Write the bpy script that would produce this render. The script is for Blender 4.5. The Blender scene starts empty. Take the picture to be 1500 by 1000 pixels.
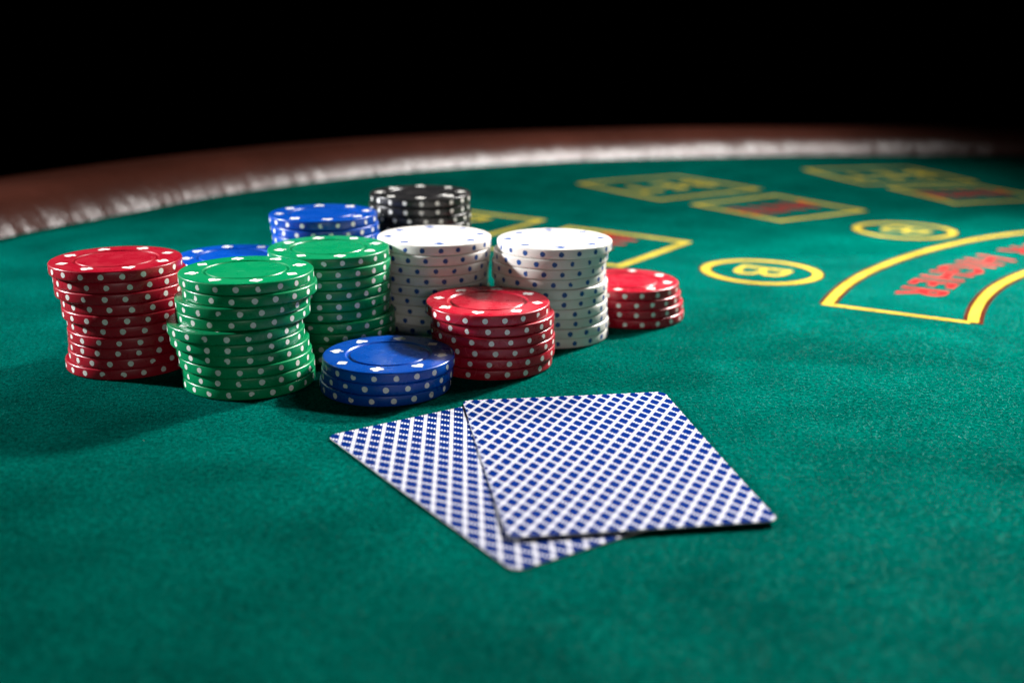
import bpy, bmesh, math, random
import numpy as np
from mathutils import Vector, Matrix

random.seed(7)
rng = np.random.default_rng(11)
scene = bpy.context.scene
col = scene.collection
MM = 0.001
R_ = math.radians

# ------------------------------------------------------------------ camera
FPX, PITCH, CAM_H, ROLL = 1595.5, R_(16.263), 103.93, R_(0.409)
cam_data = bpy.data.cameras.new('camera')
cam = bpy.data.objects.new('camera', cam_data)
col.objects.link(cam)
fwd = Vector((0, math.cos(PITCH), -math.sin(PITCH)))
up0 = Vector((0, math.sin(PITCH), math.cos(PITCH)))
rt0 = Vector((1, 0, 0))
right = math.cos(ROLL) * rt0 + math.sin(ROLL) * up0
up = math.cos(ROLL) * up0 - math.sin(ROLL) * rt0
m = Matrix((right, up, -fwd)).transposed().to_4x4()
m.translation = Vector((0, 0, CAM_H * MM))
cam.matrix_world = m
cam_data.sensor_fit = 'HORIZONTAL'
cam_data.sensor_width = 36.0
cam_data.lens = FPX / 1500 * 36
cam_data.clip_start = 0.005
cam_data.clip_end = 20
cam_data.dof.use_dof = True
cam_data.dof.focus_distance = 0.318
cam_data.dof.aperture_fstop = 8.6
cam_data.dof.aperture_blades = 0
scene.camera = cam

# ------------------------------------------------------------------ world, lamps, exposure
world = bpy.data.worlds.new('World')
scene.world = world
world.use_nodes = True
world.node_tree.nodes['Background'].inputs[0].default_value = (0, 0, 0, 1)
world.node_tree.nodes['Background'].inputs[1].default_value = 0.0


def spot(name, loc, aim, power, size, blend, radius, colr):
    d = bpy.data.lights.new(name, 'SPOT')
    d.energy = power
    d.spot_size = R_(size)
    d.spot_blend = blend
    d.shadow_soft_size = radius
    d.color = colr
    o = bpy.data.objects.new(name, d)
    col.objects.link(o)
    o.location = loc
    o.rotation_euler = (Vector(aim) - Vector(loc)).to_track_quat('-Z', 'Y').to_euler()
    return o


def area(name, loc, aim, power, sx, sy, colr):
    d = bpy.data.lights.new(name, 'AREA')
    d.shape = 'RECTANGLE'
    d.size, d.size_y = sx, sy
    d.energy = power
    d.color = colr
    o = bpy.data.objects.new(name, d)
    col.objects.link(o)
    o.location = loc
    o.rotation_euler = (Vector(aim) - Vector(loc)).to_track_quat('-Z', 'Y').to_euler()
    return o


spot('table_lamp_key', (0.39, 0.756, 0.39), (0.22, 0.18, 0.0), 84, 77, 1.0, 0.035, (1.0, 0.95, 0.90))
spot('table_lamp_side', (-0.84, 0.47, 0.35), (0.0, 0.43, 0.0), 80, 34, 1.0, 0.025, (0.97, 0.98, 1.0))
spot('added_rim_light', (0.46, 0.72, 0.62), (-0.14, 0.76, 0.0), 29, 77, 0.9, 0.08, (1.0, 0.97, 0.94))  # added unseen spot: gives the rim its highlight and lifts the rear felt
area('room_fill', (0.20, -0.85, 0.19), (0.0, 0.35, 0.0), 1.35, 0.5, 0.16, (1.0, 0.96, 0.92))

vs = scene.view_settings
vs.view_transform = 'Standard'
vs.look = 'None'
vs.exposure = 0.0
vs.gamma = 1.0
vs.use_curve_mapping = False
scene.render.engine = 'CYCLES'
scene.render.resolution_x, scene.render.resolution_y = 1024, 682


# ------------------------------------------------------------------ helpers
def setin(node, names, val):
    for n in names:
        if n in node.inputs:
            node.inputs[n].default_value = val
            return


def new_mat(name):
    mt = bpy.data.materials.new(name)
    mt.use_nodes = True
    nt = mt.node_tree
    b = nt.nodes['Principled BSDF']
    return mt, nt, b


def mesh_obj(name, verts, faces, mat=None, parent=None, smooth=False, data=None):
    if data is None:
        data = bpy.data.meshes.new(name)
        data.from_pydata(verts, [], faces)
        if smooth:
            data.polygons.foreach_set('use_smooth', [True] * len(data.polygons))
        if mat:
            data.materials.append(mat)
        data.update()
    o = bpy.data.objects.new(name, data)
    col.objects.link(o)
    if parent:
        o.parent = parent
    return o


def tag(o, label, cat, group=None):
    o['label'] = label
    o['category'] = cat
    if group:
        o['group'] = group
    return o


# ------------------------------------------------------------------ materials
def felt_material(name, base, dark, lint=True):
    """woollen baize: colour is the dye with patchy, speckled tone, fine nap as relief"""
    mt, nt, b = new_mat(name)
    N, L = nt.nodes, nt.links
    tc = N.new('ShaderNodeTexCoord')
    n1 = N.new('ShaderNodeTexNoise'); n1.inputs['Scale'].default_value = 1900; n1.inputs['Detail'].default_value = 4; n1.inputs['Roughness'].default_value = 0.7
    n2 = N.new('ShaderNodeTexNoise'); n2.inputs['Scale'].default_value = 700; n2.inputs['Detail'].default_value = 5; n2.inputs['Roughness'].default_value = 0.65
    n3 = N.new('ShaderNodeTexNoise'); n3.inputs['Scale'].default_value = 34; n3.inputs['Detail'].default_value = 6
    for n in (n1, n2, n3):
        L.new(tc.outputs['Object'], n.inputs['Vector'])
    mixv = N.new('ShaderNodeMath'); mixv.operation = 'ADD'
    a1 = N.new('ShaderNodeMath'); a1.operation = 'MULTIPLY'; a1.inputs[1].default_value = 0.55
    a2 = N.new('ShaderNodeMath'); a2.operation = 'MULTIPLY'; a2.inputs[1].default_value = 0.45
    L.new(n1.outputs['Fac'], a1.inputs[0]); L.new(n2.outputs['Fac'], a2.inputs[0])
    L.new(a1.outputs[0], mixv.inputs[0]); L.new(a2.outputs[0], mixv.inputs[1])
    cr = N.new('ShaderNodeValToRGB')
    cr.color_ramp.elements[0].position = 0.41; cr.color_ramp.elements[0].color = (*dark, 1)
    cr.color_ramp.elements[1].position = 0.61; cr.color_ramp.elements[1].color = (*base, 1)
    L.new(mixv.outputs[0], cr.inputs[0])
    hs = N.new('ShaderNodeHueSaturation')
    mr = N.new('ShaderNodeMapRange'); mr.inputs['To Min'].default_value = 0.72; mr.inputs['To Max'].default_value = 1.28
    mr.inputs['From Min'].default_value = 0.3; mr.inputs['From Max'].default_value = 0.7
    L.new(n3.outputs['Fac'], mr.inputs['Value']); L.new(mr.outputs[0], hs.inputs['Value'])
    L.new(cr.outputs[0], hs.inputs['Color'])
    L.new(hs.outputs[0], b.inputs['Base Color'])
    bp = N.new('ShaderNodeBump'); bp.inputs['Strength'].default_value = 0.9; bp.inputs['Distance'].default_value = 0.0016
    L.new(mixv.outputs[0], bp.inputs['Height'])
    n4 = N.new('ShaderNodeTexNoise'); n4.inputs['Scale'].default_value = 46; n4.inputs['Detail'].default_value = 3
    L.new(tc.outputs['Object'], n4.inputs['Vector'])
    bq = N.new('ShaderNodeBump'); bq.inputs['Strength'].default_value = 0.5; bq.inputs['Distance'].default_value = 0.004
    L.new(n4.outputs['Fac'], bq.inputs['Height']); L.new(bq.outputs[0], bp.inputs['Normal'])
    L.new(bp.outputs[0], b.inputs['Normal'])
    b.inputs['Roughness'].default_value = 0.95
    setin(b, ['Specular IOR Level'], 0.0)
    setin(b, ['Sheen Weight'], 0.05)
    setin(b, ['Sheen Roughness'], 0.5)
    setin(b, ['Sheen Tint'], (*[min(1, c * 5) for c in base], 1))
    return mt


FELT = felt_material('green_baize', (0.000, 0.142, 0.110), (0.000, 0.038, 0.029))
INK_Y = felt_material('yellow_print', (0.68, 0.53, 0.06), (0.40, 0.31, 0.035))
INK_R = felt_material('red_print', (0.50, 0.030, 0.030), (0.28, 0.015, 0.015))
INK_M = felt_material('maroon_print', (0.10, 0.022, 0.012), (0.06, 0.014, 0.008))


def plastic(name, base, scuff, scuff_amt=0.2, rough=0.23):
    mt, nt, b = new_mat(name)
    N, L = nt.nodes, nt.links
    tc = N.new('ShaderNodeTexCoord')
    oi = N.new('ShaderNodeObjectInfo')
    add = N.new('ShaderNodeVectorMath'); add.operation = 'ADD'
    mul = N.new('ShaderNodeVectorMath'); mul.operation = 'SCALE'; mul.inputs['Scale'].default_value = 3.0
    cmb = N.new('ShaderNodeCombineXYZ')
    for i in range(3):
        L.new(oi.outputs['Random'], cmb.inputs[i])
    L.new(cmb.outputs[0], mul.inputs[0])
    L.new(tc.outputs['Object'], add.inputs[0]); L.new(mul.outputs[0], add.inputs[1])
    # cloudy handling wear
    n1 = N.new('ShaderNodeTexNoise'); n1.inputs['Scale'].default_value = 130; n1.inputs['Detail'].default_value = 6; n1.inputs['Roughness'].default_value = 0.62
    L.new(add.outputs[0], n1.inputs['Vector'])
    # fine dust specks
    n2 = N.new('ShaderNodeTexNoise'); n2.inputs['Scale'].default_value = 1900; n2.inputs['Detail'].default_value = 2
    L.new(add.outputs[0], n2.inputs['Vector'])
    r1 = N.new('ShaderNodeValToRGB')
    r1.color_ramp.elements[0].position = 0.45; r1.color_ramp.elements[0].color = (0, 0, 0, 1)
    r1.color_ramp.elements[1].position = 0.80; r1.color_ramp.elements[1].color = (1, 1, 1, 1)
    L.new(n1.outputs['Fac'], r1.inputs[0])
    r2 = N.new('ShaderNodeValToRGB')
    r2.color_ramp.elements[0].position = 0.66; r2.color_ramp.elements[0].color = (0, 0, 0, 1)
    r2.color_ramp.elements[1].position = 0.76; r2.color_ramp.elements[1].color = (1, 1, 1, 1)
    L.new(n2.outputs['Fac'], r2.inputs[0])
    s1 = N.new('ShaderNodeMath'); s1.operation = 'MULTIPLY'; s1.inputs[1].default_value = scuff_amt
    s2 = N.new('ShaderNodeMath'); s2.operation = 'MULTIPLY'; s2.inputs[1].default_value = scuff_amt * 1.2
    L.new(r1.outputs[0], s1.inputs[0]); L.new(r2.outputs[0], s2.inputs[0])
    sm = N.new('ShaderNodeMath'); sm.operation = 'ADD'; sm.use_clamp = True
    L.new(s1.outputs[0], sm.inputs[0]); L.new(s2.outputs[0], sm.inputs[1])
    mx = N.new('ShaderNodeMix'); mx.data_type = 'RGBA'
    mx.inputs['A'].default_value = (*base, 1); mx.inputs['B'].default_value = (*scuff, 1)
    L.new(sm.outputs[0], mx.inputs['Factor'])
    # hairline scratches and a small difference in colour from chip to chip
    n4 = N.new('ShaderNodeTexNoise'); n4.inputs['Scale'].default_value = 95; n4.inputs['Detail'].default_value = 1.5; n4.inputs['Distortion'].default_value = 0.6
    n5 = N.new('ShaderNodeTexNoise'); n5.inputs['Scale'].default_value = 160; n5.inputs['Detail'].default_value = 2
    L.new(add.outputs[0], n4.inputs['Vector']); L.new(add.outputs[0], n5.inputs['Vector'])
    q1 = N.new('ShaderNodeMath'); q1.operation = 'SUBTRACT'; q1.inputs[1].default_value = 0.5
    q2 = N.new('ShaderNodeMath'); q2.operation = 'ABSOLUTE'
    q3 = N.new('ShaderNodeMath'); q3.operation = 'LESS_THAN'; q3.inputs[1].default_value = 0.006
    q4 = N.new('ShaderNodeMath'); q4.operation = 'GREATER_THAN'; q4.inputs[1].default_value = 0.56
    q5 = N.new('ShaderNodeMath'); q5.operation = 'MULTIPLY'
    q6 = N.new('ShaderNodeMath'); q6.operation = 'MULTIPLY'; q6.inputs[1].default_value = min(1.0, scuff_amt * 2.2)
    L.new(n4.outputs['Fac'], q1.inputs[0]); L.new(q1.outputs[0], q2.inputs[0]); L.new(q2.outputs[0], q3.inputs[0])
    L.new(n5.outputs['Fac'], q4.inputs[0]); L.new(q3.outputs[0], q5.inputs[0]); L.new(q4.outputs[0], q5.inputs[1]); L.new(q5.outputs[0], q6.inputs[0])
    mx2 = N.new('ShaderNodeMix'); mx2.data_type = 'RGBA'; mx2.inputs['B'].default_value = (*scuff, 1)
    L.new(mx.outputs['Result'], mx2.inputs['A']); L.new(q6.outputs[0], mx2.inputs['Factor'])
    hv = N.new('ShaderNodeHueSaturation')
    hm = N.new('ShaderNodeMapRange'); hm.inputs['To Min'].default_value = 0.88; hm.inputs['To Max'].default_value = 1.1
    L.new(oi.outputs['Random'], hm.inputs['Value']); L.new(hm.outputs[0], hv.inputs['Value'])
    L.new(mx2.outputs['Result'], hv.inputs['Color'])
    L.new(hv.outputs[0], b.inputs['Base Color'])
    rr = N.new('ShaderNodeMapRange'); rr.inputs['To Min'].default_value = rough - 0.06; rr.inputs['To Max'].default_value = rough + 0.16
    L.new(n1.outputs['Fac'], rr.inputs['Value']); L.new(rr.outputs[0], b.inputs['Roughness'])
    bp = N.new('ShaderNodeBump'); bp.inputs['Strength'].default_value = 0.07; bp.inputs['Distance'].default_value = 0.0002
    n3 = N.new('ShaderNodeTexNoise'); n3.inputs['Scale'].default_value = 900; n3.inputs['Detail'].default_value = 3
    L.new(add.outputs[0], n3.inputs['Vector'])
    L.new(n3.outputs['Fac'], bp.inputs['Height']); L.new(bp.outputs[0], b.inputs['Normal'])
    setin(b, ['Specular IOR Level'], 0.42)
    return mt


CHIP = {
    'red': plastic('red_plastic', (0.40, 0.006, 0.022), (0.60, 0.09, 0.11), 0.24),
    'green': plastic('green_plastic', (0.000, 0.255, 0.090), (0.05, 0.36, 0.17), 0.14),
    'blue': plastic('blue_plastic', (0.000, 0.066, 0.42), (0.05, 0.17, 0.55), 0.10),
    'white': plastic('white_plastic', (0.76, 0.73, 0.68), (0.62, 0.58, 0.52), 0.25),
    'black': plastic('black_plastic', (0.012, 0.012, 0.013), (0.06, 0.055, 0.05), 0.25),
}
SPOT_W = plastic('white_spot_print', (0.86, 0.85, 0.80), (0.50, 0.48, 0.44), 0.35, 0.45)
SPOT_B = plastic('blue_spot_print', (0.008, 0.075, 0.30), (0.05, 0.11, 0.30), 0.2, 0.45)


def leather_material():
    mt, nt, b = new_mat('brown_leather')
    N, L = nt.nodes, nt.links
    uv = N.new('ShaderNodeUVMap')
    mp = N.new('ShaderNodeMapping'); mp.inputs['Scale'].default_value = (1, 1, 1)
    L.new(uv.outputs[0], mp.inputs['Vector'])
    # creases running across the roll, irregular
    n0 = N.new('ShaderNodeTexNoise'); n0.inputs['Scale'].default_value = 9; n0.inputs['Detail'].default_value = 3
    L.new(mp.outputs[0], n0.inputs['Vector'])
    mp2 = N.new('ShaderNodeMapping'); mp2.inputs['Scale'].default_value = (46, 10, 1); mp2.inputs['Rotation'].default_value = (0, 0, R_(28))
    L.new(uv.outputs[0], mp2.inputs['Vector'])
    ns = N.new('ShaderNodeTexNoise'); ns.inputs['Scale'].default_value = 1.0; ns.inputs['Detail'].default_value = 5; ns.inputs['Roughness'].default_value = 0.6
    L.new(mp2.outputs[0], ns.inputs['Vector'])
    ng = N.new('ShaderNodeTexVoronoi'); ng.inputs['Scale'].default_value = 520
    L.new(uv.outputs[0], ng.inputs['Vector'])
    b1 = N.new('ShaderNodeBump'); b1.inputs['Strength'].default_value = 0.7; b1.inputs['Distance'].default_value = 0.0055
    L.new(ns.outputs['Fac'], b1.inputs['Height'])
    b2 = N.new('ShaderNodeBump'); b2.inputs['Strength'].default_value = 0.2; b2.inputs['Distance'].default_value = 0.0006
    L.new(ng.outputs['Distance'], b2.inputs['Height']); L.new(b1.outputs[0], b2.inputs['Normal'])
    L.new(b2.outputs[0], b.inputs['Normal'])
    cr = N.new('ShaderNodeValToRGB')
    cr.color_ramp.elements[0].color = (0.055, 0.016, 0.010, 1); cr.color_ramp.elements[0].position = 0.3
    cr.color_ramp.elements[1].color = (0.105, 0.030, 0.019, 1); cr.color_ramp.elements[1].position = 0.7
    L.new(n0.outputs['Fac'], cr.inputs[0]); L.new(cr.outputs[0], b.inputs['Base Color'])
    b.inputs['Roughness'].default_value = 0.30
    setin(b, ['Specular IOR Level'], 0.6)
    return mt


LEATHER = leather_material()


def card_material():
    """printed back: rhombic lattice of solid pale stripes crossed by rows of three dots"""
    mt, nt, b = new_mat('card_back_print')
    N, L = nt.nodes, nt.links
    uv = N.new('ShaderNodeUVMap')
    sp = N.new('ShaderNodeSeparateXYZ')
    L.new(uv.outputs[0], sp.inputs[0])

    def mth(op, a, c=None, clamp=False):
        n = N.new('ShaderNodeMath'); n.operation = op; n.use_clamp = clamp
        for i, v in enumerate((a, c)):
            if v is None:
                continue
            if isinstance(v, (int, float)):
                n.inputs[i].default_value = v
            else:
                L.new(v, n.inputs[i])
        return n.outputs[0]
    LL = 4.02
    ca, sa = math.cos(R_(58.5)), math.sin(R_(58.5))
    x, y = sp.outputs[0], sp.outputs[1]          # millimetres
    i_ = mth('ADD', mth('MULTIPLY', x, 1 / (2 * LL * ca)), mth('MULTIPLY', y, 1 / (2 * LL * sa)))
    j_ = mth('SUBTRACT', mth('MULTIPLY', x, 1 / (2 * LL * ca)), mth('MULTIPLY', y, 1 / (2 * LL * sa)))
    fi = mth('FRACT', mth('ADD', i_, 100.0)); fj = mth('FRACT', mth('ADD', j_, 100.0))
    W = 0.28
    stripe = mth('LESS_THAN', fj, W)
    # three dots between stripes
    t = mth('MULTIPLY', mth('SUBTRACT', fj, W + 0.02), 3 / (1 - W - 0.04))
    tf = mth('SUBTRACT', mth('FRACT', t), 0.5)
    dx = mth('MULTIPLY', tf, (1 - W - 0.04) / 3)
    dy = mth('SUBTRACT', fi, 0.5)
    # metric distance in the skew lattice (cos of angle between axes)
    cg = math.cos(R_(2 * 58.5))
    dd = mth('ADD', mth('ADD', mth('MULTIPLY', dx, dx), mth('MULTIPLY', mth('MULTIPLY', dy, dy), 0.25)), mth('MULTIPLY', mth('MULTIPLY', dx, dy), 2 * cg * 0.12))
    dot = mth('LESS_THAN', dd, 0.0058)
    inside = mth('MULTIPLY', mth('GREATER_THAN', fj, W + 0.02), mth('LESS_THAN', fj, 0.98))
    dot = mth('MULTIPLY', dot, inside)
    row = mth('LESS_THAN', mth('ABSOLUTE', dy), 0.17)
    white = mth('MAXIMUM', stripe, dot)
    m1 = N.new('ShaderNodeMix'); m1.data_type = 'RGBA'      # stripe tint, brighter where the dot row crosses
    m1.inputs['A'].default_value = (0.44, 0.45, 0.54, 1); m1.inputs['B'].default_value = (0.64, 0.65, 0.70, 1)
    L.new(mth('MAXIMUM', row, dot), m1.inputs['Factor'])
    m2 = N.new('ShaderNodeMix'); m2.data_type = 'RGBA'
    m2.inputs['A'].default_value = (0.001, 0.018, 0.140, 1)
    L.new(m1.outputs['Result'], m2.inputs['B']); L.new(white, m2.inputs['Factor'])
    L.new(m2.outputs['Result'], b.inputs['Base Color'])
    b.inputs['Roughness'].default_value = 0.42
    setin(b, ['Specular IOR Level'], 0.0)
    ns = N.new('ShaderNodeTexNoise'); ns.inputs['Scale'].default_value = 2.2; ns.inputs['Detail'].default_value = 2
    L.new(uv.outputs[0], ns.inputs['Vector'])
    bp = N.new('ShaderNodeBump'); bp.inputs['Strength'].default_value = 0.15; bp.inputs['Distance'].default_value = 0.0001
    L.new(ns.outputs['Fac'], bp.inputs['Height']); L.new(bp.outputs[0], b.inputs['Normal'])
    return mt


CARD_BACK = card_material()
CARD_EDGE, nt_, b_ = new_mat('card_stock')
nz_ = nt_.nodes.new('ShaderNodeTexNoise'); nz_.inputs['Scale'].default_value = 600
cr_ = nt_.nodes.new('ShaderNodeValToRGB')
cr_.color_ramp.elements[0].color = (0.62, 0.60, 0.56, 1); cr_.color_ramp.elements[1].color = (0.78, 0.77, 0.74, 1)
nt_.links.new(nz_.outputs['Fac'], cr_.inputs[0]); nt_.links.new(cr_.outputs[0], b_.inputs['Base Color'])
b_.inputs['Roughness'].default_value = 0.6

# ------------------------------------------------------------------ table: felt sheet and padded rim
PX, PY = 416.0, 279.0            # centre of the round table layout (mm)
RIM_T = [0, 70, 80, 94, 104, 114, 124, 133, 141, 160, 200, 260, 360]
RIM_R = [645, 642, 641, 645, 656, 674, 697, 716, 719, 716, 716, 700, 645]


def rim_r(deg):
    return float(np.interp(deg % 360, RIM_T, RIM_R))


def smooth_rim(deg):
    return sum(rim_r(deg + k) for k in (-6, -4, -2, 0, 2, 4, 6)) / 7


def polar(r, deg, z=0.0):
    return ((PX + r * math.cos(R_(deg))) * MM, (PY + r * math.sin(R_(deg))) * MM, z * MM)


# gently uneven cloth
nr, na = 60, 180
fv, ff = [], []
for i in range(nr + 1):
    for k in range(na):
        dg = k * 2
        x, y, _ = polar((smooth_rim(dg) + 12) * (i / nr) ** 0.8, dg)
        near = math.exp(-(((x + .02) / .16) ** 2 + ((y - .33) / .13) ** 2))
        z = (0.00035 * math.sin(x * 31 + 1.3 * math.sin(y * 17)) + 0.0003 * math.sin(y * 43 + x * 12)) * (1 - near)
        fv.append((x, y, z - 0.0001))
for i in range(nr):
    for k in range(na):
        a, b2 = i * na + k, i * na + (k + 1) % na
        if i == 0:
            ff.append((a, a + na, b2 + na))
        else:
            ff.append((a, a + na, b2 + na, b2))
felt = mesh_obj('table_felt', fv, ff, FELT, smooth=True)
felt['kind'] = 'structure'
felt['label'] = 'green felt cloth of the gaming table with yellow and red print'


def felt_z(x, y):
    near = math.exp(-(((x + .02) / .16) ** 2 + ((y - .33) / .13) ** 2))
    return (0.00035 * math.sin(x * 31 + 1.3 * math.sin(y * 17)) + 0.0003 * math.sin(y * 43 + x * 12)) * (1 - near) - 0.0001


def drape(o, lift):
    """subdivide a flat print and lay it on the cloth"""
    me = o.data
    bm = bmesh.new(); bm.from_mesh(me)
    bmesh.ops.triangulate(bm, faces=bm.faces)
    for _ in range(4):
        es = [e for e in bm.edges if e.calc_length() > 0.016]
        if not es:
            break
        bmesh.ops.subdivide_edges(bm, edges=es, cuts=1)
        bmesh.ops.triangulate(bm, faces=bm.faces)
    for v in bm.verts:
        v.co.z = felt_z(v.co.x, v.co.y) + lift * MM
    for f in bm.faces:
        if f.normal.z < 0:
            f.normal_flip()
    bm.to_mesh(me); bm.free()


# short nap of the cloth in the sharp part of the picture
def make_fuzz(n):
    x = rng.uniform(-0.26, 0.30, n); y = 0.15 + 0.36 * rng.random(n) ** 1.15
    az = rng.uniform(0, 2 * np.pi, n); ln = rng.uniform(0.35, 1.0, n) * MM
    el = rng.uniform(0.05, 0.7, n); w = rng.uniform(0.025, 0.065, n) * MM
    z = np.array([felt_z(a, b) for a, b in zip(x, y)])
    dx, dy = np.cos(az), np.sin(az)
    P0 = np.stack([x - dy * w, y + dx * w, z], -1)
    P1 = np.stack([x + dy * w, y - dx * w, z], -1)
    P2 = np.stack([x + dx * ln * np.cos(el), y + dy * ln * np.cos(el), z + ln * np.sin(el) * .8], -1)
    V = np.stack([P0, P1, P2], 1).reshape(-1, 3)
    me = bpy.data.meshes.new('felt_nap')
    me.vertices.add(3 * n); me.vertices.foreach_set('co', V.ravel())
    me.loops.add(3 * n); me.loops.foreach_set('vertex_index', np.arange(3 * n))
    me.polygons.add(n); me.polygons.foreach_set('loop_start', np.arange(0, 3 * n, 3))
    me.update(calc_edges=True)
    me.materials.append(NAP)
    o = bpy.data.objects.new('felt_nap', me); col.objects.link(o); o.parent = felt
    o['kind'] = 'stuff'
    return o


NAP, nt_, b_ = new_mat('green_nap')
oi_ = nt_.nodes.new('ShaderNodeTexNoise'); oi_.inputs['Scale'].default_value = 900
cr_ = nt_.nodes.new('ShaderNodeValToRGB')
cr_.color_ramp.elements[0].color = (0.000, 0.06, 0.045, 1); cr_.color_ramp.elements[0].position = 0.35
cr_.color_ramp.elements[1].color = (0.004, 0.36, 0.285, 1); cr_.color_ramp.elements[1].position = 0.75
nt_.links.new(oi_.outputs['Fac'], cr_.inputs[0]); nt_.links.new(cr_.outputs[0], b_.inputs['Base Color'])
b_.inputs['Roughness'].default_value = 0.7
setin(b_, ['Specular IOR Level'], 0.15)
make_fuzz(150000)

# a few pale lint hairs lying on the cloth
LINT, nt_, b_ = new_mat('pale_lint')
nz_ = nt_.nodes.new('ShaderNodeTexNoise'); nz_.inputs['Scale'].default_value = 800
cr_ = nt_.nodes.new('ShaderNodeValToRGB')
cr_.color_ramp.elements[0].color = (0.35, 0.42, 0.38, 1); cr_.color_ramp.elements[1].color = (0.6, 0.62, 0.56, 1)
nt_.links.new(nz_.outputs['Fac'], cr_.inputs[0]); nt_.links.new(cr_.outputs[0], b_.inputs['Base Color'])
lv, lf = [], []
for (lx, ly) in [(118, 268), (150, 300), (-95, 262), (70, 322), (135, 345), (-150, 350)]:
    a, ln, wd = random.uniform(0, 6.28), random.uniform(.4, 1.1), .04
    for q in range(3):
        b0 = len(lv)
        x0, y0 = lx + math.cos(a) * ln * q / 3, ly + math.sin(a) * ln * q / 3
        a2 = a + random.uniform(-.5, .5)
        x1, y1 = x0 + math.cos(a2) * ln / 3, y0 + math.sin(a2) * ln / 3
        for (xx, yy, sg) in ((x0, y0, 1), (x0, y0, -1), (x1, y1, -1), (x1, y1, 1)):
            px_, py_ = xx - math.sin(a2) * wd * sg, yy + math.cos(a2) * wd * sg
            lv.append((px_ * MM, py_ * MM, felt_z(px_ * MM, py_ * MM) + .00035))
        lf.append((b0, b0 + 1, b0 + 2, b0 + 3))
lint = mesh_obj('lint', lv, lf, LINT, felt)
lint['kind'] = 'stuff'

# padded leather rim, swept along the table edge
RIM_W, RIM_H = 92.0, 19.0
t0, t1, nt2, npf = 15.0, 255.0, 480, 28
rv, rf, ruv = [], [], []
for i in range(nt2 + 1):
    dg = t0 + (t1 - t0) * i / nt2
    ri = smooth_rim(dg)
    sa_ = R_(dg) * 700
    pk = 0.5 * math.sin(sa_ / 11 + 2.0 * math.sin(sa_ / 37)) * max(0.0, math.sin(sa_ / 53 + 1)) + 0.3 * math.sin(sa_ / 4.7 + math.sin(sa_ / 19))
    for k in range(npf + 1):
        u = -1 + 2 * k / npf                            # from inner contact over the top to the outside
        pz = 1 - abs(u) ** 3.8
        rr = ri + RIM_W / 2 + RIM_W / 2 * u
        lo = math.exp(-((u + 0.75) / 0.3) ** 2)
        rr += pk * lo * 0.5
        rv.append(polar(rr, dg, -1.0 + (RIM_H + 1.0) * pz + pk * 0.22 * lo))
        ruv.append((R_(dg) * 0.7, k / npf * 0.13))
    
for i in range(nt2):
    for k in range(npf):
        a = i * (npf + 1) + k
        rf.append((a, a + 1, a + npf + 2, a + npf + 1))
rim = mesh_obj('padded_table_rim', rv, rf, LEATHER, smooth=True)
ul = rim.data.uv_layers.new(name='UVMap')
for lp in rim.data.loops:
    ul.data[lp.index].uv = ruv[lp.vertex_index]
bmx = bmesh.new(); bmx.from_mesh(rim.data); bmesh.ops.recalc_face_normals(bmx, faces=bmx.faces); bmx.to_mesh(rim.data); bmx.free()
tag(rim, 'padded brown leather rim curving round the green table', 'table rim')


# ---- print on the cloth (parts of the felt)
def ring_strip(name, r0, r1, d0, d1, mat, lift, n=70, centre=None):
    v, f = [], []
    for i in range(n + 1):
        d = d0 + (d1 - d0) * i / n
        for r in (r0, r1):
            if centre is None:
                v.append(polar(r, d))
            else:
                v.append(((centre[0] + r * math.cos(R_(d))) * MM, (centre[1] + r * math.sin(R_(d))) * MM, 0))
    for i in range(n):
        f.append((2 * i, 2 * i + 1, 2 * i + 3, 2 * i + 2))
    o = mesh_obj(name, v, f, mat, felt)
    drape(o, lift)
    return o


def frame_pts(cx, cy, ang, w, h):
    """rectangle in the layout frame: w along the tangent, h along the radius"""
    t = (math.sin(R_(ang)), -math.cos(R_(ang))); r = (math.cos(R_(ang)), math.sin(R_(ang)))
    return [((cx + t[0] * a * w / 2 + r[0] * b * h / 2) * MM, (cy + t[1] * a * w / 2 + r[1] * b * h / 2) * MM, 0)
            for a, b in ((-1, -1), (1, -1), (1, 1), (-1, 1))]


def box_frame(name, rad, ang, w, h, lw, mat, lift):
    cx, cy = PX + rad * math.cos(R_(ang)), PY + rad * math.sin(R_(ang))
    v = frame_pts(cx, cy, ang, w, h) + frame_pts(cx, cy, ang, w - 2 * lw, h - 2 * lw)
    f = [(i, (i + 1) % 4, 4 + (i + 1) % 4, 4 + i) for i in range(4)]
    o = mesh_obj(name, v, f, mat, felt)
    drape(o, lift)
    return o


def text_mesh(body, size, bold=0.0):
    cu = bpy.data.curves.new('print', 'FONT')
    cu.body = body
    cu.size = size
    cu.align_x = 'CENTER'; cu.align_y = 'CENTER'
    cu.offset = bold
    cu.resolution_u = 3
    ob = bpy.data.objects.new('print', cu)
    col.objects.link(ob)
    dg = bpy.context.evaluated_depsgraph_get()
    dg.update()
    me = bpy.data.meshes.new_from_object(ob.evaluated_get(dg))
    bpy.data.objects.remove(ob)
    bpy.data.curves.remove(cu)
    return me


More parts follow.
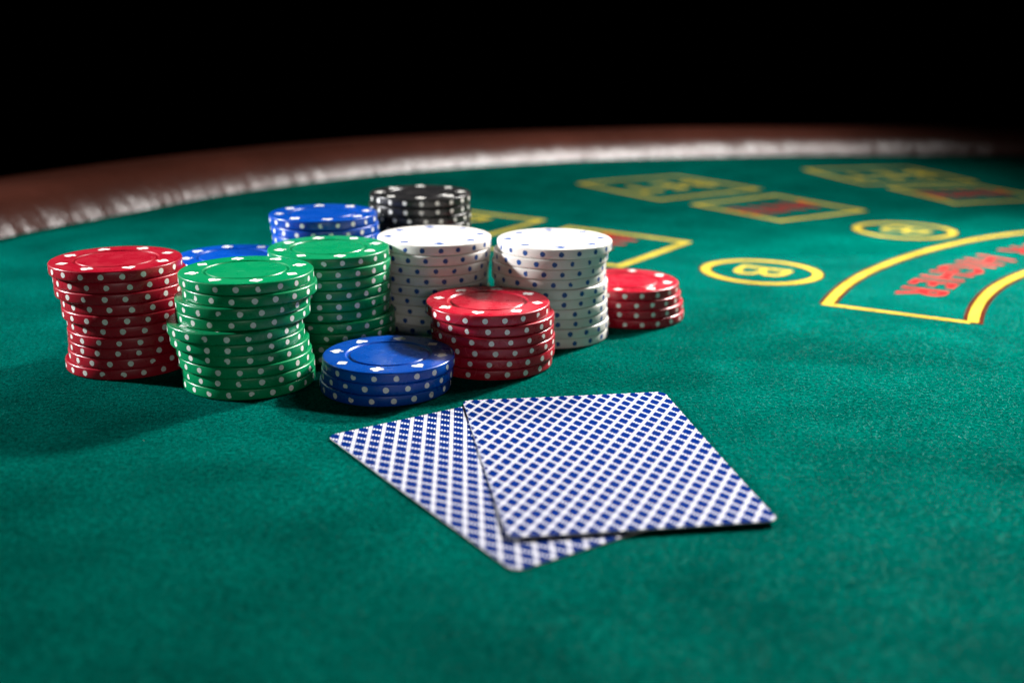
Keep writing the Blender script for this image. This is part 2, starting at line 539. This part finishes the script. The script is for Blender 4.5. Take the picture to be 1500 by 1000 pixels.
def place_text(name, body, rad, ang, height, mat, lift, xs=1.0, bold=0.0, face_in=True):
    """letters whose top points to the centre of the table (read from the players' side)"""
    me = text_mesh(body, height * MM * 1.38, bold * MM)
    cs = [v.co.copy() for v in me.vertices]
    mx = (max(c.x for c in cs) + min(c.x for c in cs)) / 2; my = (max(c.y for c in cs) + min(c.y for c in cs)) / 2
    r = Vector((math.cos(R_(ang)), math.sin(R_(ang)), 0)); upv = -r
    rg = Vector((upv.y, -upv.x, 0))
    c0 = Vector(polar(rad, ang))
    for v, c in zip(me.vertices, cs):
        v.co = c0 + rg * (c.x - mx) * xs + upv * (c.y - my)
    me.materials.clear(); me.materials.append(mat)
    o = mesh_obj(name, None, None, parent=felt, data=me)
    drape(o, lift)
    return o


LIFT = 0.12
for ang, ra, rb, rc in ((147.2, 548, 450, 361), (125.4, 547, 449, 359), (106.2, 535, 442, None)):
    box_frame('yellow_bet_box', ra, ang - 0.6, 92, 84, 4.6, INK_Y, LIFT)
    place_text('yellow_bet_word', 'B E T', ra, ang - 0.6, 28, INK_Y, LIFT, 0.82, 0.9)
    box_frame('yellow_ante_box', rb, ang - 0.3, 76, 72, 4.6, INK_Y, LIFT)
    place_text('red_ante_word', 'ANTE', rb, ang - 0.3, 24, INK_R, LIFT, 0.78, 0.7)
    if rc:
        ac = ang + (0.9 if ang > 140 else 0.1)
        cxy = (PX + rc * math.cos(R_(ac)), PY + rc * math.sin(R_(ac)))
        ring_strip('circle_outline', 21.5, 27.0, 0, 360, INK_M, LIFT, 64, cxy)
        ring_strip('yellow_bonus_circle', 22.2, 26.3, 0, 360, INK_Y, LIFT + 0.06, 64, cxy)
        place_text('yellow_bonus_letter', 'B', rc, ac, 25, INK_Y, LIFT, 1.2, 0.1)
A0, A1 = 155.4, 30.0
ring_strip('arc_outline', 318.5, 325.2, A0 + .3, A1, INK_M, LIFT, 120)
ring_strip('yellow_outer_arc', 319.9, 323.8, A0, A1, INK_Y, LIFT + 0.06, 120)
ring_strip('arc_outline', 265.6, 272.6, A0 + 1.4, A1, INK_M, LIFT, 120)
ring_strip('yellow_inner_arc', 267.2, 271.0, A0 + 1.1, A1, INK_Y, LIFT + 0.06, 120)
v_ = [polar(324, A0 + .55), polar(270, A0 + 1.6), polar(270, A0 + .9), polar(324, A0 - .05)]
o_ = mesh_obj('yellow_arc_end_line', v_, [(0, 1, 2, 3)], INK_Y, felt)
drape(o_, LIFT + 0.03)
# arched lettering, read from the rim: each letter a part
adv = {'I': 0.55, ' ': 0.55}
seq = 'OR HIGHER'
deg = 150.6
for ch in reversed(seq):
    wdt = adv.get(ch, 1.0) * 3.75
    if ch != ' ':
        place_text('red_arc_letter', ch, 292, deg - wdt / 2, 18.5, INK_R, LIFT, 1.0, 0.6)
    deg -= wdt

# ------------------------------------------------------------------ poker chips
R, T, PITCHZ = 19.5, 3.38, 3.408
SEG = 112


def chip_body_mesh(name, mat):
    h = T / 2
    prof = [(0.0, h - .10), (5.5, h - .10), (11.10, h - .10), (11.28, h - .11), (11.38, h - .16), (11.50, h - .38), (11.60, h - .47), (11.75, h - .50), (12.28, h - .50), (12.44, h - .46), (12.56, h - .36), (12.72, h - .09),
            (12.82, h - .02), (12.96, h), (13.1, h), (15.5, h), (18.9, h), (19.14, h - .05), (19.33, h - .16), (19.45, h - .32), (19.5, h - .52),
            (19.5, 0.0), (19.5, -h + .52), (19.45, -h + .32), (19.33, -h + .16), (19.14, -h + .05), (18.9, -h), (12.0, -h), (0.0, -h)]
    v, f = [], []
    v.append((0, 0, prof[0][1] * MM))
    for r, z in prof[1:-1]:
        for k in range(SEG):
            a = 2 * math.pi * k / SEG
            v.append((r * MM * math.cos(a), r * MM * math.sin(a), z * MM))
    v.append((0, 0, prof[-1][1] * MM))
    nring = len(prof) - 2
    for k in range(SEG):
        f.append((0, 1 + k, 1 + (k + 1) % SEG))
    for i in range(nring - 1):
        for k in range(SEG):
            a, b = 1 + i * SEG + k, 1 + i * SEG + (k + 1) % SEG
            f.append((a, a + SEG, b + SEG, b))
    last = len(v) - 1; base = 1 + (nring - 1) * SEG
    for k in range(SEG):
        f.append((last, base + (k + 1) % SEG, base + k))
    me = bpy.data.meshes.new(name)
    me.from_pydata(v, [], f)
    me.polygons.foreach_set('use_smooth', [True] * len(f))
    me.materials.append(mat)
    me.update()
    return me


def spots_mesh(name, mat, seed):
    """twenty round edge spots wrapped on the rim, a few of them chipped"""
    rnd = random.Random(seed)
    v, f = [], []
    n = 16
    for s in range(20):
        a0 = 2 * math.pi * s / 20 + rnd.uniform(-.012, .012)
        z0 = rnd.uniform(-.10, .10)
        rad = rnd.uniform(.80, .90)
        bite = rnd.random() < 0.16
        ba, bw = rnd.uniform(0, 2 * math.pi), rnd.uniform(.5, .9)
        base = len(v)
        rr = (R + .02) * MM

        def pt(d, t):
            u, w = d * math.cos(t), d * math.sin(t) + z0
            return (rr * math.cos(a0 + u / R), rr * math.sin(a0 + u / R), w * MM)
        v.append(pt(0, 0))
        for ring in (0.5, 1.0):
            for k in range(n):
                t = 2 * math.pi * k / n
                d = rad * ring * (1 + .035 * math.sin(3 * t + s) * ring)
                if bite:
                    q = abs((t - ba + math.pi) % (2 * math.pi) - math.pi)
                    d *= 1 - .55 * math.exp(-(q / bw) ** 2)
                v.append(pt(d, t))
        for k in range(n):
            k2 = (k + 1) % n
            f.append((base, base + 1 + k, base + 1 + k2))
            f.append((base + 1 + k, base + 1 + n + k, base + 1 + n + k2, base + 1 + k2))
    me = bpy.data.meshes.new(name)
    me.from_pydata(v, [], f)
    me.polygons.foreach_set('use_smooth', [True] * len(f))
    me.materials.append(mat)
    me.update()
    return me


def suit_outline(kind):
    """outline in a unit square, tip or head pointing +x (outwards on the chip)"""
    P = []
    if kind == 'diamond':
        return [(.5, 0), (0, .5), (-.5, 0), (0, -.5)]
    if kind == 'heart':
        for k in range(30):
            t = 2 * math.pi * k / 30
            x = 16 * math.sin(t) ** 3; y = 13 * math.cos(t) - 5 * math.cos(2 * t) - 2 * math.cos(3 * t) - math.cos(4 * t)
            P.append((-y / 32 - .06, x / 34))
        return P
    if kind == 'spade':
        for k in range(2, 29):
            t = 2 * math.pi * k / 30 + 0
            x = 16 * math.sin(t) ** 3; y = 13 * math.cos(t) - 5 * math.cos(2 * t) - 2 * math.cos(3 * t) - math.cos(4 * t)
            P.append((-y / 36 + .06, x / 34))
        # stem where the heart's cleft would be
        return P + [(-.22, -.04), (-.5, -.15), (-.5, .15), (-.22, .04)]
    lobes = [((.24, 0), .235, -115, 115), ((-.06, .25), .235, 0, 250), None, ((-.06, -.25), .235, 110, 360)]
    for c in lobes:
        if c is None:
            P += [(-.2, .05), (-.5, .16), (-.5, -.16), (-.2, -.05)]
            continue
        (cx, cy), r, a, b = c
        for k in range(11):
            t = R_(a + (b - a) * k / 10)
            P.append((cx + r * math.cos(t), cy + r * math.sin(t)))
    return P


def suit_mesh(name, kind, mat):
    h = T / 2 + .012
    o = suit_outline(kind)
    s = 4.1 if kind != 'diamond' else 3.7
    v = [((15.75 + x * s) * MM, y * s * MM, h * MM) for x, y in o]
    me = bpy.data.meshes.new(name)
    bm = bmesh.new()
    vs_ = [bm.verts.new(c) for c in v]
    fc = bm.faces.new(vs_)
    bmesh.ops.triangulate(bm, faces=[fc])
    bmesh.ops.recalc_face_normals(bm, faces=bm.faces)
    for q in bm.faces:
        if q.normal.z < 0:
            q.normal_flip()
    bm.to_mesh(me); bm.free()
    me.materials.append(mat)
    return me


BODY = {c: chip_body_mesh('chip_body_' + c, CHIP[c]) for c in CHIP}
SPOTS = {'w': [spots_mesh('edge_spots_white', SPOT_W, s) for s in range(5)], 'b': [spots_mesh('edge_spots_blue', SPOT_B, 9 + s) for s in range(4)]}
SUITS = {k: {s: suit_mesh(s + '_' + k, s, mt) for s in ('club', 'heart', 'spade', 'diamond')} for k, mt in (('w', SPOT_W), ('b', SPOT_B))}
SUIT_AT = [(-90, 'club'), (-45, 'heart'), (0, 'spade'), (45, 'diamond'), (90, 'club'), (135, 'heart'), (180, 'spade'), (225, 'diamond')]
ORD = ['topmost', 'second from the top', 'third from the top', 'fourth from the top', 'fifth from the top', 'sixth from the top', 'seventh from the top',
       'eighth from the top', 'ninth from the top', 'tenth from the top', 'eleventh from the top', 'twelfth from the top']


def put(o, name, data, parent):
    c = bpy.data.objects.new(name, data)
    col.objects.link(c)
    c.parent = o
    return c


def poker_chip(colour, x, y, z, rot, label, group, suits, tilt=(0, 0)):
    e = bpy.data.objects.new('poker_chip', None)
    e.empty_display_size = 0.01
    col.objects.link(e)
    e.location = (x * MM, y * MM, z * MM)
    e.rotation_euler = (tilt[0], tilt[1], rot)
    tag(e, label, 'poker chip', group)
    put(e, 'body', BODY[colour], e)
    k = 'b' if colour == 'white' else 'w'
    s = put(e, 'edge_spots', random.choice(SPOTS[k]), e)
    s['kind'] = 'stuff'
    if suits:
        for a, nm in SUIT_AT:
            q = put(e, nm + '_mark', SUITS[k][nm], e)
            q.rotation_euler.z = R_(a)
    return e


def stack(colour, desc, group, pts, top_rot):
    n = len(pts)
    for k, (x, y) in enumerate(pts):
        z = (n - k - 0.5) * PITCHZ + 0.05
        vis = k == 0
        if k > 0:
            px_, py_ = pts[k - 1]
            vis = math.hypot(px_ - x, py_ - y) > 1.6
        rot = R_(top_rot) if k == 0 else random.uniform(0, 2 * math.pi)
        where = ORD[k] if k < n - 1 or n < 2 else 'bottom one'
        poker_chip(colour, x, y, z, rot, '%s chip, %s in the %s' % (colour, where, desc), group, vis)


def jit(x, y, n, dx=0.0, dy=0.0, s=0.45):
    return [(x + dx * k / max(1, n - 1) + random.uniform(-s, s) * (k > 0), y + dy * k / max(1, n - 1) + random.uniform(-s, s) * (k > 0)) for k in range(n)]


stack('red', 'tall red stack at the far left', 'chips of the leftmost red stack',
      [(-121.6, 327.4), (-120.9, 328.2), (-120.7, 327.9), (-119.5, 328.9), (-119.4, 328.6), (-118.6, 329.6), (-118.7, 329.4), (-119.0, 329.9), (-119.5, 330.4), (-120.8, 330.6)], -12)
stack('green', 'front green stack beside the leftmost red stack', 'chips of the front green stack',
      [(-78.3, 313.4), (-77.4, 313.2), (-79.5, 312.4), (-79.7, 312.8), (-81.8, 310.6), (-81.4, 311.2), (-80.3, 312.2), (-79.7, 312.2), (-79.1, 312.8), (-79.1, 313.0)], -67)
stack('green', 'rear green stack touching the white chips', 'chips of the rear green stack',
      [(-59.7, 347.6), (-59.2, 347.3), (-59.4, 347.3), (-59.3, 347.5), (-59.4, 347.2), (-59.6, 347.4), (-58.2, 346.6), (-58.0, 346.9), (-58.1, 347.2), (-58.4, 347.3)], 22)
stack('white', 'white stack beside the rear green stack', 'chips of the left white stack',
      [(-26.9, 369.0), (-27.1, 368.7), (-27.4, 368.5), (-27.7, 368.6), (-27.8, 368.8), (-27.4, 368.4), (-27.0, 368.3), (-27.3, 368.7), (-27.6, 368.9), (-27.2, 368.6)], 10)
stack('white', 'white stack on the right', 'chips of the right white stack',
      [(14.2, 364.6), (13.0, 364.7), (12.4, 364.9), (12.4, 365.2), (13.2, 365.2), (13.1, 365.7), (13.3, 365.8), (13.5, 366.2), (13.9, 366.3), (13.9, 366.7)], 5)
stack('red', 'middle red stack behind the playing cards', 'chips of the middle red stack',
      [(-7.7, 332.1), (-6.2, 332.3), (-6.3, 332.1), (-5.9, 332.4), (-5.9, 332.6), (-6.7, 332.6)], -55)
stack('blue', 'low blue stack nearest the camera', 'chips of the low front blue stack',
      [(-36.4, 307.9), (-36.8, 308.3), (-37.5, 308.4)], -6)
stack('red', 'low red stack right of the white chips', 'chips of the low right red stack',
      [(41.6, 391.8), (42.5, 391.8), (43.5, 391.8), (43.9, 391.7)], 30)
stack('blue', 'blue stack between the red and green stacks', 'chips of the half hidden blue stack', jit(-95.3, 365.5, 8), 22)
stack('blue', 'tall blue stack behind the rear green stack', 'chips of the tall rear blue stack',
      [(-69.1, 393.9), (-68.6, 393.9), (-68.2, 394.1)] + jit(-68.4, 394, 8), -30)
stack('black', 'black stack at the back', 'chips of the black stack',
      [(-36.0, 422.6), (-36.4, 422.4), (-35.9, 422.9)] + jit(-36, 422.6, 9), 5)


# ------------------------------------------------------------------ playing cards
def playing_card(label, cx, cy, rotdeg, w, h, zfun):
    th = 0.24
    rc = 2.6
    out = []
    for (sx, sy, a0) in ((1, 1, 0), (-1, 1, 90), (-1, -1, 180), (1, -1, 270)):
        for k in range(7):
            a = R_(a0 + 90 * k / 6)
            out.append((sx * (w / 2 - rc) + rc * math.cos(a), sy * (h / 2 - rc) + rc * math.sin(a)))
    bm = bmesh.new()
    fc = bm.faces.new([bm.verts.new((x, y, 0)) for x, y in out])
    # slice into a grid so the sheet can bow
    for ax, lim in ((0, w), (1, h)):
        q = -lim / 2 + 4
        while q < lim / 2 - 2:
            no = (1, 0, 0) if ax == 0 else (0, 1, 0)
            co = (q, 0, 0) if ax == 0 else (0, q, 0)
            bmesh.ops.bisect_plane(bm, geom=bm.verts[:] + bm.edges[:] + bm.faces[:], plane_co=co, plane_no=no)
            q += 4
    bm.normal_update()
    for f in bm.faces:
        if f.normal.z < 0:
            f.normal_flip()
    root = bpy.data.objects.new('playing_card', None)
    root.empty_display_size = 0.02
    col.objects.link(root)
    root.location = (cx * MM, cy * MM, 0)
    root.rotation_euler.z = R_(rotdeg)
    tag(root, label, 'playing card')
    # back face (printed) and stock (edge and face side)
    bk = bm.copy()
    uvl = bk.loops.layers.uv.new('UVMap')
    for f in bk.faces:
        for lp in f.loops:
            lp[uvl].uv = (lp.vert.co.x, lp.vert.co.y)
    for v in bk.verts:
        z = zfun(v.co.x, v.co.y) + th
        v.co = Vector((v.co.x * MM, v.co.y * MM, z * MM))
    me = bpy.data.meshes.new('printed_back'); bk.to_mesh(me); bk.free()
    me.materials.append(CARD_BACK)
    me.polygons.foreach_set('use_smooth', [True] * len(me.polygons))
    put(root, 'printed_back', me, root)
    geom = bmesh.ops.extrude_face_region(bm, geom=bm.faces[:])
    topv = {e for e in geom['geom'] if isinstance(e, bmesh.types.BMVert)}
    for v in bm.verts:
        z = zfun(v.co.x, v.co.y) + (th - 0.012 if v in topv else 0.0)
        v.co = Vector((v.co.x * MM, v.co.y * MM, z * MM))
    bmesh.ops.recalc_face_normals(bm, faces=bm.faces)
    me = bpy.data.meshes.new('card_stock'); bm.to_mesh(me); bm.free()
    me.materials.append(CARD_EDGE)
    put(root, 'card_stock', me, root)
    return root


playing_card('blue and white patterned card lying underneath, pointing to the left', -0.9, 245.0, 34.0, 55.0, 87.6,
             lambda x, y: 0.06 + 0.12 * (y / 44) ** 2)
playing_card('blue and white patterned card lying on top of the other card', 22.0, 254.2, 8.8, 59.3, 88.0,
             lambda x, y: 0.48 + 0.55 * max(0, (-y) / 44) ** 2 + 0.06 * (y / 44) ** 2 + 0.08 * (x / 30) ** 2)
